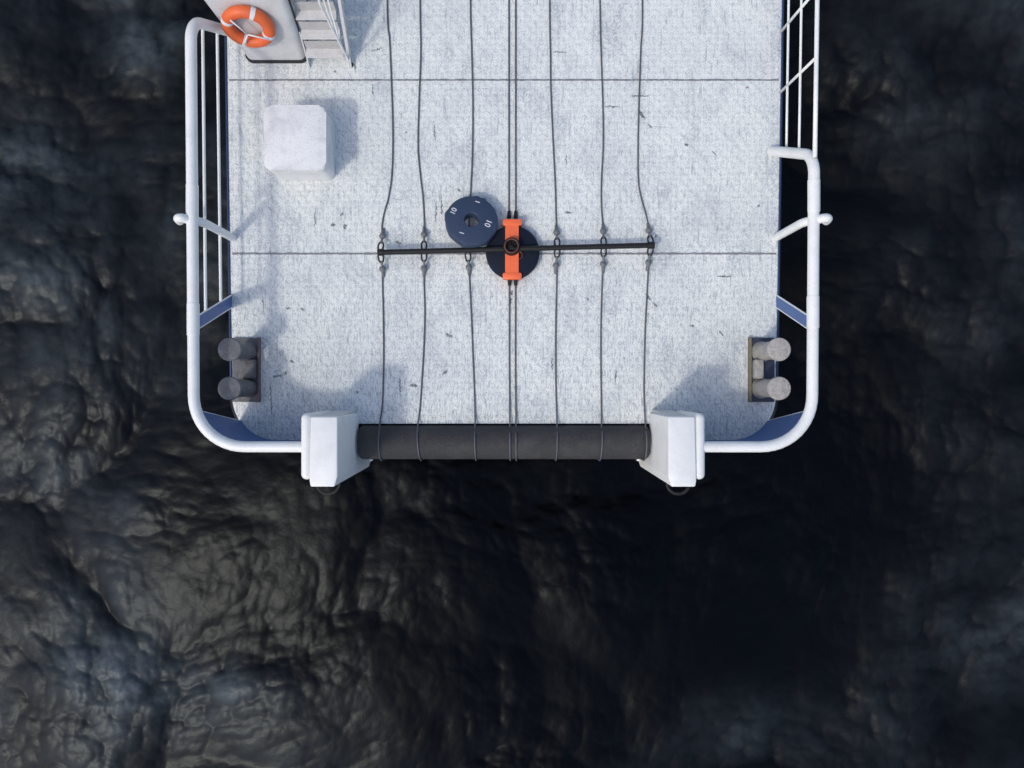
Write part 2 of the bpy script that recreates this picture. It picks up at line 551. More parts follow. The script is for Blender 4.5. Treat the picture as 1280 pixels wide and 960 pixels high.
def build_sea():
    def axis(half, step):
        inner = list(np.arange(-half, half + step / 2, step))
        out, s, p = [], step, half
        while p < 500:
            s *= 1.22
            p += s
            out.append(p)
        return np.array([-q for q in out[::-1]] + inner + out)
    xs, ys = axis(10.8, 0.031), axis(8.4, 0.031)
    X, Y = np.meshgrid(xs, ys)
    wx = X + 0.55 * perlin(X * 0.26, Y * 0.26, 1) + 0.07 * perlin(X * 1.3, Y * 1.3, 3) + 0.02 * perlin(X * 3.4, Y * 3.4, 5)
    wy = Y + 0.55 * perlin(X * 0.26 + 7, Y * 0.26, 2) + 0.07 * perlin(X * 1.3, Y * 1.3 + 9, 4) + 0.02 * perlin(X * 3.4, Y * 3.4 + 9, 6)
    rad = np.hypot(X, Y)
    near = np.clip(1 - (rad - 16) / 30, 0, 1)
    swell = 0.58 * np.cos(2 * np.pi * (X * 0.86 + Y * 0.51 + 7.6) / 24.0) * np.clip(1 - (rad - 20) / 60, 0, 1)
    swell = swell + 0.22 * perlin(wx * 0.13 + 3.3, wy * 0.13 + 1.7, 10)
    # billows: rounded lobes that meet in sharp creases, leaning over to one side like steep chop
    big = lumps(wx * 0.16 + 40.3, wy * 0.16 + 40.1, 51) * 1.20 + lumps(wx * 0.37 + 60.2, wy * 0.37 + 60.7, 52) * 0.52 - 1.25
    # sheen painted as paler crests; dark halo left over calm slick round the hull
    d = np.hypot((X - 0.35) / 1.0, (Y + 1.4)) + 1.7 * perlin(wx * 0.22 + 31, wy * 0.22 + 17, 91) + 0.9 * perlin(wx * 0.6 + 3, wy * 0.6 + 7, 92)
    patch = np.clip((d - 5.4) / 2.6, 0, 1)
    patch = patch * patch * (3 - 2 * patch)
    H = np.zeros_like(X)
    for k, (fr, amp) in enumerate(((0.66, 0.27), (1.3, 0.20), (2.4, 0.120), (4.3, 0.058), (7.4, 0.026), (12.5, 0.010))):
        H = H + amp * (lumps(wx * fr + 90 + 3.1 * k, wy * fr + 90 + 1.7 * k, 60 + k) - 0.9) * near
    H = H * (0.8 + 0.8 * perlin(wx * 0.5 + 11, wy * 0.5 + 5, 77)) * (0.6 + 0.4 * patch)
    fade = np.where(rad > 60, 0.4, 1.0)
    Z = WZ + (swell + big + H) * fade
    lean = (big * 1.15 + H * 0.5) * near
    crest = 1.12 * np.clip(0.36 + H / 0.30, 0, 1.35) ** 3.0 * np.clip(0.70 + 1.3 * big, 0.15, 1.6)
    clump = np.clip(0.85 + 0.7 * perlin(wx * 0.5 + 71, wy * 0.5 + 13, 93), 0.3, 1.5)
    side = 0.36 + 0.86 * np.clip((-X * 0.80 - Y * 0.55 + 1.0) / 10.0, 0, 1)  # more painted sheen towards the sun's glint
    SHEEN = (patch * (0.01 + 0.9 * crest) * clump * side).ravel()
    X = X + lean * 0.71
    Y = Y + lean * 0.71
    ny, nx = X.shape
    co = np.stack([X, Y, Z], -1).reshape(-1, 3)
    idx = np.arange(nx * ny).reshape(ny, nx)
    q = np.stack([idx[:-1, :-1], idx[:-1, 1:], idx[1:, 1:], idx[1:, :-1]], -1).reshape(-1, 4)
    me = bpy.data.meshes.new('sea')
    me.vertices.add(len(co))
    me.vertices.foreach_set('co', co.ravel().astype(np.float32))
    me.loops.add(q.size)
    me.loops.foreach_set('vertex_index', q.ravel().astype(np.int32))
    me.polygons.add(len(q))
    me.polygons.foreach_set('loop_start', (np.arange(len(q)) * 4).astype(np.int32))
    me.polygons.foreach_set('loop_total', np.full(len(q), 4, np.int32))
    me.update(calc_edges=True)
    at = me.attributes.new('crest_sheen', 'FLOAT', 'POINT')
    at.data.foreach_set('value', SHEEN.astype(np.float32))
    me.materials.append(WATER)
    me.shade_smooth()
    o = bpy.data.objects.new('sea', me)
    COL.objects.link(o)
    o['kind'] = 'structure'


build_sea()

# ------------------------------------------------------------------ the ship: hull, deck
CX = -0.125                                        # centre line of the ship


def deck_half(y):
    return 4.25 + 0.0157 * y


BOW_Y = 16.0
STERN_Y = -0.89


def deck_side(sgn, inset=0.0, n=14):
    """edge of the deck from the bow end down one side and round the stern corner to the bracket"""
    rc = 0.70
    pts = [(CX + sgn * (deck_half(y) - inset), y) for y in (BOW_Y, 6.0, 3.0, 1.0)]
    y0 = STERN_Y + rc
    x0 = deck_half(y0) - inset
    rr = rc - inset
    for k in range(n + 1):
        a = math.pi / 2 * k / n
        pts.append((CX + sgn * (x0 - rr + rr * math.cos(a)), y0 - rr * math.sin(a)))
    return pts


def outline(inset=0.0, rec=-0.62):
    l = deck_side(-1, inset)
    r = deck_side(1, inset)[::-1]
    mid = [(-2.40, STERN_Y + inset), (-2.40, rec), (2.15, rec), (2.15, STERN_Y + inset)]
    return l + mid + r                              # goes counter clockwise seen from above


ship = thing('ship', 'work ship with dark navy hull and a worn white tread plate deck', 'ship')
bm = newbm()
add_prism(bm, outline(0.02), -7.0, -0.05)
obj('hull', bm, HULLM, ship)
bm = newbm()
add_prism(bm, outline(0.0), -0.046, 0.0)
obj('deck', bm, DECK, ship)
# painted waterway bar along the edge, and the dark rubbing strake below it
for sgn in (-1, 1):
    e = deck_side(sgn)
    bm = newbm()
    ctr = [Vector((x, y, 0.004)) for x, y in e[:5]]
    add_tube(bm, [p + Vector((sgn * 0.012, 0, 0)) for p in ctr], 0.017, 8)
    obj('edge_bar', bm, EDGE, ship, True)
    bm = newbm()
    add_tube(bm, [Vector((x, y, -0.36)) for x, y in deck_side(sgn, -0.02)], 0.14, 12)
    obj('rubbing_strake', bm, RUBBER, ship, True)
deck_o = [o for o in bpy.data.objects if o.name == 'deck'][0]
for py in (100.0, 317.0):
    y = (480 - py) / 80
    bm = newbm()
    n = 220
    x0, x1 = CX - deck_half(y) + 0.03, CX + deck_half(y) - 0.03
    rows = []
    for i in range(n + 1):
        x = x0 + (x1 - x0) * i / n
        w = 0.015 + random.uniform(-0.004, 0.005)
        c = y + random.uniform(-0.0035, 0.0035)
        rows.append((bm.verts.new((x, c - w, 0.001)), bm.verts.new((x, c, 0.009)), bm.verts.new((x, c + w, 0.001))))
    for a, b in zip(rows[:-1], rows[1:]):
        bm.faces.new((a[0], b[0], b[1], a[1]))
        bm.faces.new((a[1], b[1], b[2], a[2]))
    obj('weld_seam', bm, SEAM, deck_o)

# ------------------------------------------------------------------ stern rails with bulwark, port and starboard
RZ = 1.30


def rail_half(y):
    return 4.31 + 0.008 * y


def curve_pair(sgn, n=16):
    """matching points on deck edge (z=0) and below the rail, from the opening to the bracket"""
    rc = 0.70
    lo, hi, off = [], [], []
    y0 = STERN_Y + rc
    x0 = deck_half(y0) - 0.015
    xh = rail_half(y0)
    seq = [(0, -0.54, -0.37)]
    ys = []
    for k in range(n + 1):
        a = math.pi / 2 * k / n
        yl = y0 - (rc - 0.015) * math.sin(a)
        yh = -0.875 + 0.72 - 0.72 * math.sin(a)
        pl = Vector((CX + sgn * (x0 - (rc - 0.015) * (1 - math.cos(a))), yl, 0.0))
        ph = Vector((CX + sgn * (xh - 0.72 * (1 - math.cos(a))), yh, RZ - 0.05))
        if yl > -0.52:
            continue
        lo.append(pl); hi.append(ph)
        off.append(Vector((sgn * math.cos(a), -math.sin(a), 0)))
    # slanted free edge of the opening
    hi[0] = Vector((CX + sgn * (xh - 0.015), -0.36, RZ - 0.05))
    hi[1] = hi[1].lerp(hi[0], 0.25)
    xe = 2.79
    lo.append(Vector((CX + sgn * xe, STERN_Y + 0.015, 0))); hi.append(Vector((CX + sgn * xe, -0.875, RZ - 0.05)))
    off.append(Vector((0, -1, 0)))
    for p in lo:
        p.z = 0.003
    return lo, hi, off


def stern_rail(sgn, label):
    t = thing('stern_rail', label, 'railing', (CX + sgn * 4.3, 0, 0), 'pipe railings round the stern corners')
    inv = -t.location

    def add(name, bm, m, parent=t, smooth=True, angle=40):
        o = obj(name, bm, m, None, smooth, angle)
        o.data.transform(Matrix.Translation(inv))
        o.parent = parent
        return o
    if sgn < 0:
        ytop, leg, ythin = 5.06, (-4.30, 5.48), (4.9, 1.22)
    else:
        ytop, leg, ythin = 3.19, (4.06, 3.64), None
    ph = 0.078
    pts = [Vector((leg[0], leg[1], 0.0)), Vector((CX + sgn * rail_half(ytop), ytop, RZ)),
           Vector((CX + sgn * rail_half(-0.875), -0.875, RZ)), Vector((CX + sgn * 2.77, -0.875, RZ))]
    path = fillet(pts, [0, 0.26, 0.72, 0], 12)
    bm = newbm()
    add_tube(bm, path, ph, 16)
    add('top_pipe', bm, WHITE)
    # weld sleeves on the pipe
    for y in ((2.55, 0.9) if sgn < 0 else (2.62, 1.0)):
        bm = newbm()
        x = CX + sgn * rail_half(y)
        add_tube(bm, [(x, y - 0.22, RZ), (x, y + 0.22, RZ)], ph + 0.006, 16)
        add('sleeve', bm, WHITE)
    # upright with an outboard hook
    yb = 2.285
    xb = CX + sgn * 4.24
    bm = newbm()
    hook = [Vector((xb, yb, 0)), Vector((xb, yb, 1.14)), Vector((xb + sgn * 0.10, yb, 1.28)), Vector((xb + sgn * 0.21, yb + 0.01, 1.40)),
            Vector((xb + sgn * 0.27, yb + 0.01, 1.36)), Vector((xb + sgn * 0.285, yb, 1.24))]
    add_tube(bm, fillet(hook, [0, .1, .08, .06, .05, 0], 6), 0.062, 14)
    add('hook_post', bm, WHITE)
    # blue slanted brace, its free edges bare white metal
    xs0, xs1 = CX + sgn * (deck_half(1.3) - 0.02), CX + sgn * (rail_half(0.85) - 0.03)

    def brace(w0, w1, tk, zt, xo=0.0):
        bm = newbm()
        lo = [Vector((xs0 + sgn * xo, 1.385 + w1, 0.003)), Vector((xs0 + sgn * xo, 1.195 + w0, 0.003))]
        hi = [Vector((xs1 + sgn * xo, 0.94 + w1, zt)), Vector((xs1 + sgn * xo, 0.755 + w0, zt))]
        add_loft(bm, lo, hi, [Vector((sgn, 0, 0))] * 2, tk)
        return bm
    add('brace', brace(0, 0, 0.02, 1.25), BLUE, t, False)
    bm = newbm()
    for w in (0, 1):
        a = Vector((xs0 + sgn * 0.01, (1.195, 1.385)[w], 0.004))
        b = Vector((xs1 + sgn * 0.01, (0.755, 0.94)[w], 1.25))
        add_tube(bm, [a, b], 0.013, 8)
    add('brace_edge', bm, WHITE)
    # bulwark plate round the corner
    lo, hi, off = curve_pair(sgn)
    bm = newbm()
    add_loft(bm, lo, hi, off, 0.02)
    bw = add('bulwark_plate', bm, BLUE, t, True, 30)
    bm = newbm()
    add_tube(bm, [lo[0] + off[0] * 0.01, hi[0] + off[0] * 0.01], 0.012, 8)
    e = obj('plate_edge', bm, WHITE, None, True)
    e.data.transform(Matrix.Translation(inv))
    e.parent = bw
    if ythin:
        for z, xoff in ((0.90, 0.03), (0.37, 0.015)):
            bm = newbm()
            pts = []
            yend = 1.30 - 0.44 * z / 1.25 + 0.03
            ystart = 5.06 + 0.42 * (1 - z / RZ)
            for i in range(9):
                y = ystart + (yend - ystart) * i / 8
                xx = deck_half(y) + (rail_half(y) - deck_half(y)) * z / RZ
                pts.append((CX + sgn * (xx + 0.0 * xoff), y, z))
            add_tube(bm, pts, 0.022, 10)
            add('guard_bar', bm, WHITE)
    return t


stern_rail(-1, 'white pipe railing with two thin guard bars, beside the deck box and the stairs')
stern_rail(1, 'shorter white pipe railing without guard bars, aft of the thin wire-like railing')

# thin railing further forward on the far side
fr = thing('guard_railing', 'thin white railing with slim uprights and three bars along the deck edge', 'railing', (4.2, 5.0, 0))


def fadd(name, bm, m=WHITE):
    o = obj(name, bm, m, None, True)
    o.data.transform(Matrix.Translation(-fr.location))
    o.parent = fr


def fx(y, z):
    return CX + deck_half(y) + 0.0 + 0.01 * z


for z, r, nm in ((1.38, 0.030, 'top_bar'), (0.80, 0.018, 'middle_bar'), (0.29, 0.018, 'lower_bar')):
    bm = newbm()
    y1 = 3.16 + 0.40 * (1 - z / RZ)
    add_tube(bm, [(fx(y, z) + (0.0 if z > 1 else 0), y, z) for y in (y1, 4.2, 6.0, 9.0, 12.0)], r, 10)
    fadd(nm, bm)
for i in range(8):
    y = 4.55 + 0.95 * i
    bm = newbm()
    add_tube(bm, [(fx(y, 0) - 0.01, y, 0.002), (fx(y, 1.38), y - 0.03, 1.38)], 0.021, 10)
    fadd('upright', bm)

# ------------------------------------------------------------------ stern roller and its cheek brackets
rl = thing('stern_roller', 'long black roller lying across the stern between two white brackets', 'roller', (CX, -0.91, 0.0))
bm = newbm()
hl = 2.258
RR = 0.263
prof = [(0.0, -hl), (RR - 0.07, -hl), (RR - 0.02, -hl + 0.02), (RR, -hl + 0.05)]
prof += [(RR, -hl + 0.05 + (2 * hl - 0.10) * k / 20) for k in range(1, 20)]
prof += [(RR, hl - 0.05), (RR - 0.02, hl - 0.02), (RR - 0.07, hl), (0.0, hl)]
add_lathe(bm, prof, (0, 0, 0), 64, Matrix.Rotation(R(90), 4, 'Y'))
obj('barrel', bm, ROLLER, rl, True, 35)
bm = newbm()
add_tube(bm, [(-2.274, 0, 0), (2.274, 0, 0)], 0.09, 16)
obj('axle', bm, BLACK, rl, True, 35)


def bracket(sgn, label):
    """sgn -1 port, +1 starboard; the inner cheek faces the roller"""
    t = thing('roller_bracket', label, 'bracket', (CX + sgn * 2.45, -0.93, 0), 'roller brackets on the stern')

    def X(v):                                      # port x measured on the survey, mirrored when needed
        w = v - CX
        return w if sgn < 0 else -w
    inv = Vector((sgn * 2.45, -0.93, 0))

    def add(name, bm, m, smooth=True, ang=40, parent=t):
        o = obj(name, bm, m, None, smooth, ang)
        o.data.transform(Matrix.Translation(-inv))
        o.parent = parent
        return o
    # block: plan polygon with clipped aft corners, bevelled along its edges
    bm = newbm()
    pl = [(-2.77, -0.452), (-2.402, -0.452), (-2.402, -1.27), (-2.445, -1.415), (-2.775, -1.415), (-2.79, -1.33)]
    add_prism(bm, [(X(x), y) for x, y in pl], -1.12, 1.43)
    es = [e for e in bm.edges if max(v.co.z for v in e.verts) > 1.0]
    bmesh.ops.bevel(bm, geom=es, offset=0.018, segments=3, profile=0.5, affect='EDGES')
    add('block', bm, WHITE)
    # rounded outboard rib
    bm = newbm()
    x0, x1 = sorted((X(-2.925), X(-2.765)))
    add_box(bm, (x0, -1.325, 0.05), (x1, -0.405, 1.405), 0.076, 6)
    add('outer_rib', bm, WHITE)
    # small lip at the bottom of the cheek
    bm = newbm()
    x0, x1 = sorted((X(-2.425), X(-2.375)))
    add_box(bm, (x0, -1.31, -1.16), (x1, -1.22, -1.02), 0.01, 2)
    add('lip', bm, WHITE)
    # forward gusset on the deck
    bm = newbm()
    x0, x1 = X(-2.74), X(-2.44)
    for x in (x0,):
        a = [bm.verts.new((xx, yy, zz)) for xx in (x0, x1) for yy, zz in ((-0.455, 0.002), (-0.40, 0.002), (-0.455, 1.2))]
        bm.faces.new(a[:3]); bm.faces.new(a[3:])
        bm.faces.new((a[0], a[1], a[4], a[3])); bm.faces.new((a[1], a[2], a[5], a[4])); bm.faces.new((a[0], a[2], a[5], a[3]))
    add('gusset', bm, WHITE_DIRTY, False)
    # round end boss of the axle
    bm = newbm()
    xs = sorted((X(-2.402), X(-2.372)))
    add_tube(bm, [(xs[0], -0.91, 0), (xs[1], -0.91, 0)], 0.15, 24)
    add('axle_boss', bm, WHITE_DIRTY)
    # dark mooring eye behind
    bm = newbm()
    c = Vector((X(-2.615), -1.40, 1.08))
    add_tube(bm, [c + Vector((math.cos(a) * 0.165, -math.sin(a) * 0.165, 0)) for a in [math.pi * k / 20 for k in range(21)]], 0.021, 10)
    add('mooring_eye', bm, BLACK)
    return t


bracket(-1, 'white roller bracket with a shaded cheek, ending the railing that has guard bars')
bracket(1, 'white roller bracket with a sunlit cheek, at the end of the shorter railing')


# ------------------------------------------------------------------ double bollards
def bollards(sgn, label, mp, mc, mplate, mfl, mblock):
    cx = -4.108 if sgn < 0 else 3.886
    t = thing('double_bollard', label, 'bollard', (cx, 0.22, 0), 'double bollards by the stern corners')

    def add(name, bm, m, smooth=True, ang=40, parent=t):
        o = obj(name, bm, m, parent, smooth, ang)
        return o
    bm = newbm()
    xa, xb = (-0.267, 0.153) if sgn < 0 else (-0.158, 0.202)
    add_box(bm, (xa + (0.02 if sgn < 0 else 0.0), -0.50, 0.001), (xb, 0.50, 0.045), 0.006, 2)
    add('base_plate', bm, mplate)
    bm = newbm()
    if sgn < 0:
        add_box(bm, (0.156, -0.505, 0.001), (0.186, 0.505, 0.085), 0.005, 2)
    else:
        add_box(bm, (-0.203, -0.505, 0.001), (-0.161, 0.505, 0.085), 0.005, 2)
    add('flange', bm, mfl)
    bm = newbm()
    add_box(bm, ((-0.10 if sgn < 0 else -0.153), -0.14, 0.046), ((0.148 if sgn < 0 else -0.008), 0.16, 0.20), 0.03, 3)
    add('middle_block', bm, mblock)
    for y in (0.284, -0.284):
        bm = newbm()
        add_lathe(bm, [(0.160, 0.046), (0.142, 0.075), (0.136, 0.12), (0.136, 0.79), (0.0, 0.79)], (0, y, 0), 32)
        p = add('post', bm, mp)
        bm = newbm()
        add_lathe(bm, [(0, 0.7905), (0.160, 0.7905), (0.171, 0.802), (0.171, 0.828), (0.160, 0.842), (0.10, 0.853), (0, 0.856)], (0, y, 0), 40)
        add('cap', bm, mc, True, 30, p)
    return t


bollards(-1, 'double bollard in painted dark grey shade with a rust-edged plate, aft of the deck box', BOLSHADE, BOLSHADE, PLATED, RUST, PLATED)
bollards(1, 'double bollard with beige caps on a plate painted in navy shade, beside the shorter railing', BOLG, BOLG, PLATESHADE, FLANGE, BOLG)

# ------------------------------------------------------------------ deck box
bx = thing('deck_box', 'scuffed white square deck box with rounded corners on the open deck', 'box', (-3.212, 3.646, 0))
bm = newbm()


def rrect(hx, hy, r, n=6):
    out = []
    for cx, cy, a0 in ((hx - r, hy - r, 0), (-hx + r, hy - r, 90), (-hx + r, -hy + r, 180), (hx - r, -hy + r, 270)):
        for k in range(n + 1):
            a = R(a0 + 90 * k / n)
            out.append((cx + r * math.cos(a), cy + r * math.sin(a)))
    return out


add_prism(bm, rrect(0.45, 0.468, 0.10), 0.001, 0.56)
obj('body', bm, BOXW, bx, True, 40)
bm = newbm()
add_prism(bm, rrect(0.462, 0.48, 0.11), 0.562, 0.64)
es = [e for e in bm.edges if min(v.co.z for v in e.verts) > 0.63]
bmesh.ops.bevel(bm, geom=es, offset=0.03, segments=4, profile=0.5, affect='EDGES')
obj('lid', bm, BOXW, bx, True, 40)

# ------------------------------------------------------------------ slanted housing, stairs, lifebuoy
HT = 2.1


def face_y(z):
    return 5.03 + 0.315 * z


def face_l(z):
    return -4.125 - 0.223 * z


def face_r(z):
    return -3.205 + 0.024 * z


hs = thing('deck_housing', 'white slanted housing with black base gasket that carries the orange lifebuoy', 'housing', (-3.7, 5.6, 0))


def hadd(name, bm, m, smooth=True, ang=40, parent=hs):
    o = obj(name, bm, m, None, smooth, ang)
    o.data.transform(Matrix.Translation(-hs.location))
    o.parent = parent
    return o


def housing_ring(z, grow=0.0, rc=0.11, depth=1.3, n=6):
    x0, x1 = face_l(z) - grow, face_r(z) + grow
    y0, y1 = face_y(z) - grow, face_y(z) + depth + grow
    out = []
    for cx, cy, a0 in ((x1 - rc, y1 - rc, 0), (x0 + rc, y1 - rc, 90), (x0 + rc, y0 + rc, 180), (x1 - rc, y0 + rc, 270)):
        for k in range(n + 1):
            a = R(a0 + 90 * k / n)
            out.append(Vector((cx + rc * math.cos(a), cy + rc * math.sin(a), z)))
    return out


def ring_solid(bm, rings):
    rv = [[bm.verts.new(p) for p in rg] for rg in rings]
    n = len(rv[0])
    for a, b in zip(rv[:-1], rv[1:]):
        for k in range(n):
            bm.faces.new((a[k], a[(k + 1) % n], b[(k + 1) % n], b[k]))
    bm.faces.new(rv[0][::-1])
    bm.faces.new(rv[-1])


bm = newbm()
ring_solid(bm, [housing_ring(z) for z in (0.02, 0.7, 1.4, HT)])
hadd('casing', bm, WHITE_DIRTY)
bm = newbm()
ring_solid(bm, [housing_ring(0.001, 0.022), housing_ring(0.045, 0.022)])
hadd('base_gasket', bm, GASKET)
bm = newbm()
ring_solid(bm, [housing_ring(HT + 0.002, 0.03), housing_ring(HT + 0.06, 0.03)])
hadd('top_cap', bm, WHITE)
# dark joint strip between housing and stairs
bm = newbm()
q = [Vector((face_r(z) + 0.004, face_y(z) + 0.10, z)) for z in (0.05, 0.7, 1.4, HT)]
add_tube(bm, q, 0.018, 8)
hadd('joint_strip', bm, GASKET)

st = thing('stairs', 'steep grey steel stairs with open treads and thin white handrail, next to the housing', 'stairs', (-2.85, 5.0, 0))


def sadd(name, bm, m, smooth=False, ang=40):
    o = obj(name, bm, m, None, smooth, ang)
    o.data.transform(Matrix.Translation(-st.location))
    o.parent = st
    return o


for k in range(8):
    z = 0.25 * (k + 1)
    y = 4.995 + 0.172 * k
    xl = -3.150 - 0.010 * k
    bm = newbm()
    add_box(bm, (xl, y, z - 0.03), (-2.575, y + 0.145, z), 0.006, 2)
    sadd('tread', bm, TREAD)
    bm = newbm()
    lo = [Vector((xl + 0.01, y + 0.135, z + 0.003)), Vector((-2.58, y + 0.135, z + 0.003))]
    hi = [Vector((xl + 0.01, y + 0.165, z + 0.175)), Vector((-2.58, y + 0.165, z + 0.175))]
    add_loft(bm, lo, hi, [Vector((0, 1, 0))] * 2, 0.012)
    sadd('riser', bm, RISER)
for x, m in ((-2.545, WHITE_DIRTY), (-3.172, WHITE_DIRTY)):
    bm = newbm()
    sx = -0.09 if x < -3 else 0.05
    a = [Vector((x, 4.93, 0.002)), Vector((x, 5.12, 0.002)), Vector((x + sx, 6.56, 2.1)), Vector((x + sx, 6.37, 2.1))]
    vsx = [bm.verts.new(p) for p in a] + [bm.verts.new(p + Vector((0.045 if x > -3 else 0.02, 0, 0))) for p in a]
    bm.faces.new(vsx[:4]); bm.faces.new(vsx[4:])
    for i in range(4):
        bm.faces.new((vsx[i], vsx[(i + 1) % 4], vsx[4 + (i + 1) % 4], vsx[4 + i]))
    sadd('stringer', bm, m)
bm = newbm()
add_tube(bm, fillet([(-2.535, 5.02, 0.002), (-2.545, 5.03, 1.05), (-2.545, 5.04, 1.95), (-2.52, 5.9, 3.0)], 0.2, 6), 0.016, 10)
sadd('handrail_post', bm, WHITE, True)
for z0, z1, y1 in ((0.85, 1.75, 5.20), (0.62, 1.5, 5.34)):
    bm = newbm()
    add_tube(bm, [(-2.54, 5.03, z0), (-2.54, y1, z1), (-2.53, y1 + 0.75, z1 + 0.92)], 0.013, 10)
    sadd('handrail_bar', bm, WHITE, True)
bm = newbm()
add_tube(bm, [(-2.51, 4.985, 0.001), (-2.51, 4.985, 0.03)], 0.035, 12)
sadd('post_foot', bm, BLACK, True, 40)

# lifebuoy on the slanted face
nz = Vector((0, -1, 0.315)).normalized()           # outward normal of the face
uz = Vector((0, 0.315, 1)).normalized()
ux = Vector((1, 0, 0))
zc = 0.80
lc = Vector((-3.835, face_y(zc), zc)) + nz * 0.092
lb = thing('lifebuoy', 'orange ring lifebuoy with white bands hung on the slanted housing', 'lifebuoy', lc)
M3 = Matrix((ux, uz, nz)).transposed().to_4x4()
MAJ, MINR = 0.292, 0.088


def ring_pts(a0, a1, n, r=MAJ, off=0.0):
    return [M3 @ Vector((r * math.cos(a), r * math.sin(a), off)) for a in [a0 + (a1 - a0) * k / n for k in range(n + 1)]]


bm = newbm()
add_tube(bm, ring_pts(0, 2 * math.pi * 47 / 48, 47), MINR, 20, closed=True)
ring = obj('ring', bm, BUOYO, lb, True)
for a in (62, 152, 242, 332):
    bm = newbm()
    add_tube(bm, ring_pts(R(a - 5.5), R(a + 5.5), 5), MINR + 0.003, 20)
    obj('band', bm, TAPE, lb, True, 40)
bm = newbm()
hub = Vector((-0.02, -0.055, 0.085))
for a in (125, -28, 242):
    e = Vector((MAJ * math.cos(R(a)), MAJ * math.sin(R(a)), 0.10))
    add_tube(bm, [M3 @ hub, M3 @ e], 0.013, 8)
obj('strap', bm, TAPE, lb, True)

# ------------------------------------------------------------------ round weights and the spreader bar
DRUM_T = 0.16
dr = thing('round_weight', 'dark navy round weight with orange cross strap lying under the bar', 'weight', (0.01, 2.035, 0))
bm = newbm()
add_lathe(bm, [(0, 0.002), (0.38, 0.002), (0.41, 0.02), (0.416, 0.05), (0.416, 0.115), (0.40, 0.145), (0.33, DRUM_T), (0, DRUM_T)], (0, 0, 0), 56)
obj('disc', bm, NAVYD, dr, True, 35)
bm = newbm()
add_box(bm, (-0.115, -0.33, DRUM_T + 0.002), (0.095, 0.43, DRUM_T + 0.028), 0.006, 2)
cf = obj('cross_strap', bm, ORANGE, dr)
for s, y in ((1, 0.456), (-1, -0.372)):
    bm = newbm()
    pl = [(-0.155, y - 0.025), (-0.14, y - 0.05), (0.125, y - 0.05), (0.14, y - 0.025), (0.135, y + 0.045), (-0.15, y + 0.045)]
    if s < 0:
        pl = [(x, 2 * y - yy) for x, yy in pl][::-1]
    add_prism(bm, pl, 0.02, DRUM_T + 0.034)
    bmesh.ops.bevel(bm, geom=bm.edges[:], offset=0.008, segments=2, profile=0.5, affect='EDGES')
    c = obj('end_clamp', bm, ORANGE, dr, True, 35)
# hub
bm = newbm()
hc = (-0.018, 0.07, 0)
add_lathe(bm, [(0.135, DRUM_T + 0.03), (0.135, 0.27), (0.115, 0.30), (0.085, 0.30), (0.08, 0.235), (0, 0.23)], hc, 32)
hb = obj('hub', bm, BLACK, dr, True, 35)
bm = newbm()
add_tube(bm, [Vector(hc) + Vector((0.104 * math.cos(a), 0.104 * math.sin(a), 0.303)) for a in [2 * math.pi * k / 32 for k in range(32)]], 0.011, 8, closed=True)
obj('hub_ring', bm, BROWN, hb, True)
bm = newbm()
for k in range(4):
    a = R(45 * k + 10)
    d = Vector((math.cos(a), math.sin(a), 0)) * 0.078
    add_tube(bm, [Vector(hc) + Vector((0, 0, 0.245)) - d, Vector(hc) + Vector((0, 0, 0.245)) + d], 0.010, 6)
obj('spokes', bm, BLACK, hb, True)
bm = newbm()
add_tube(bm, [Vector((0.105 + 0.045 * math.cos(a), -0.055 + 0.055 * math.sin(a), DRUM_T + 0.03)) for a in [R(-110 + 220 * k / 14) for k in range(15)]], 0.009, 8)
obj('lashing_loop', bm, BROWN, dr, True)

BZ = 0.215
b0, b1 = P(473, 315.5, BZ), P(817, 306.5, BZ)
sb = thing('spreader_bar', 'long straight black bar that the wires are shackled to', 'bar', ((b0 + b1) / 2))
bm = newbm()
o_ = (b0 + b1) / 2
add_tube(bm, [b0 - o_, b1 - o_], 0.042, 16)
obj('tube', bm, BLACK, sb, True, 40)
dirb = (b1 - b0).normalized()
for e, s in ((b0, 1), (b1, -1)):
    bm = newbm()
    add_tube(bm, [e - o_ - dirb * s * 0.012, e - o_ + dirb * s * 0.085], 0.054, 16)
    obj('end_cap', bm, BLACK, sb, True, 40)


def bar_at(px):
    t = ((px - 640) - (b0.x * 80 / (1 - BZ / 12))) / ((b1.x - b0.x) * 80 / (1 - BZ / 12))
    return b0.lerp(b1, t)


# the loose disc propped on bar and weight
dd = thing('round_float', 'navy blue ring-shaped disc marked 10, propped on the black bar', 'float', P(589.5, 277.5, 0.235))
Rt = Matrix.Rotation(R(-13), 4, 'X') @ Matrix.Rotation(R(5), 4, 'Y')
bm = newbm()
TH = 0.085
RO = 0.400
seg = 72


def rim(a):
    r = RO
    for c, w, h in ((78, 7, 0.016), (62, 6, 0.020), (168, 9, 0.022), (255, 9, 0.016), (-18, 10, 0.010), (-55, 9, 0.013), (215, 6, 0.006)):
        d = (a - c + 180) % 360 - 180
        r += h * math.exp(-(d / w) ** 4)
    return r


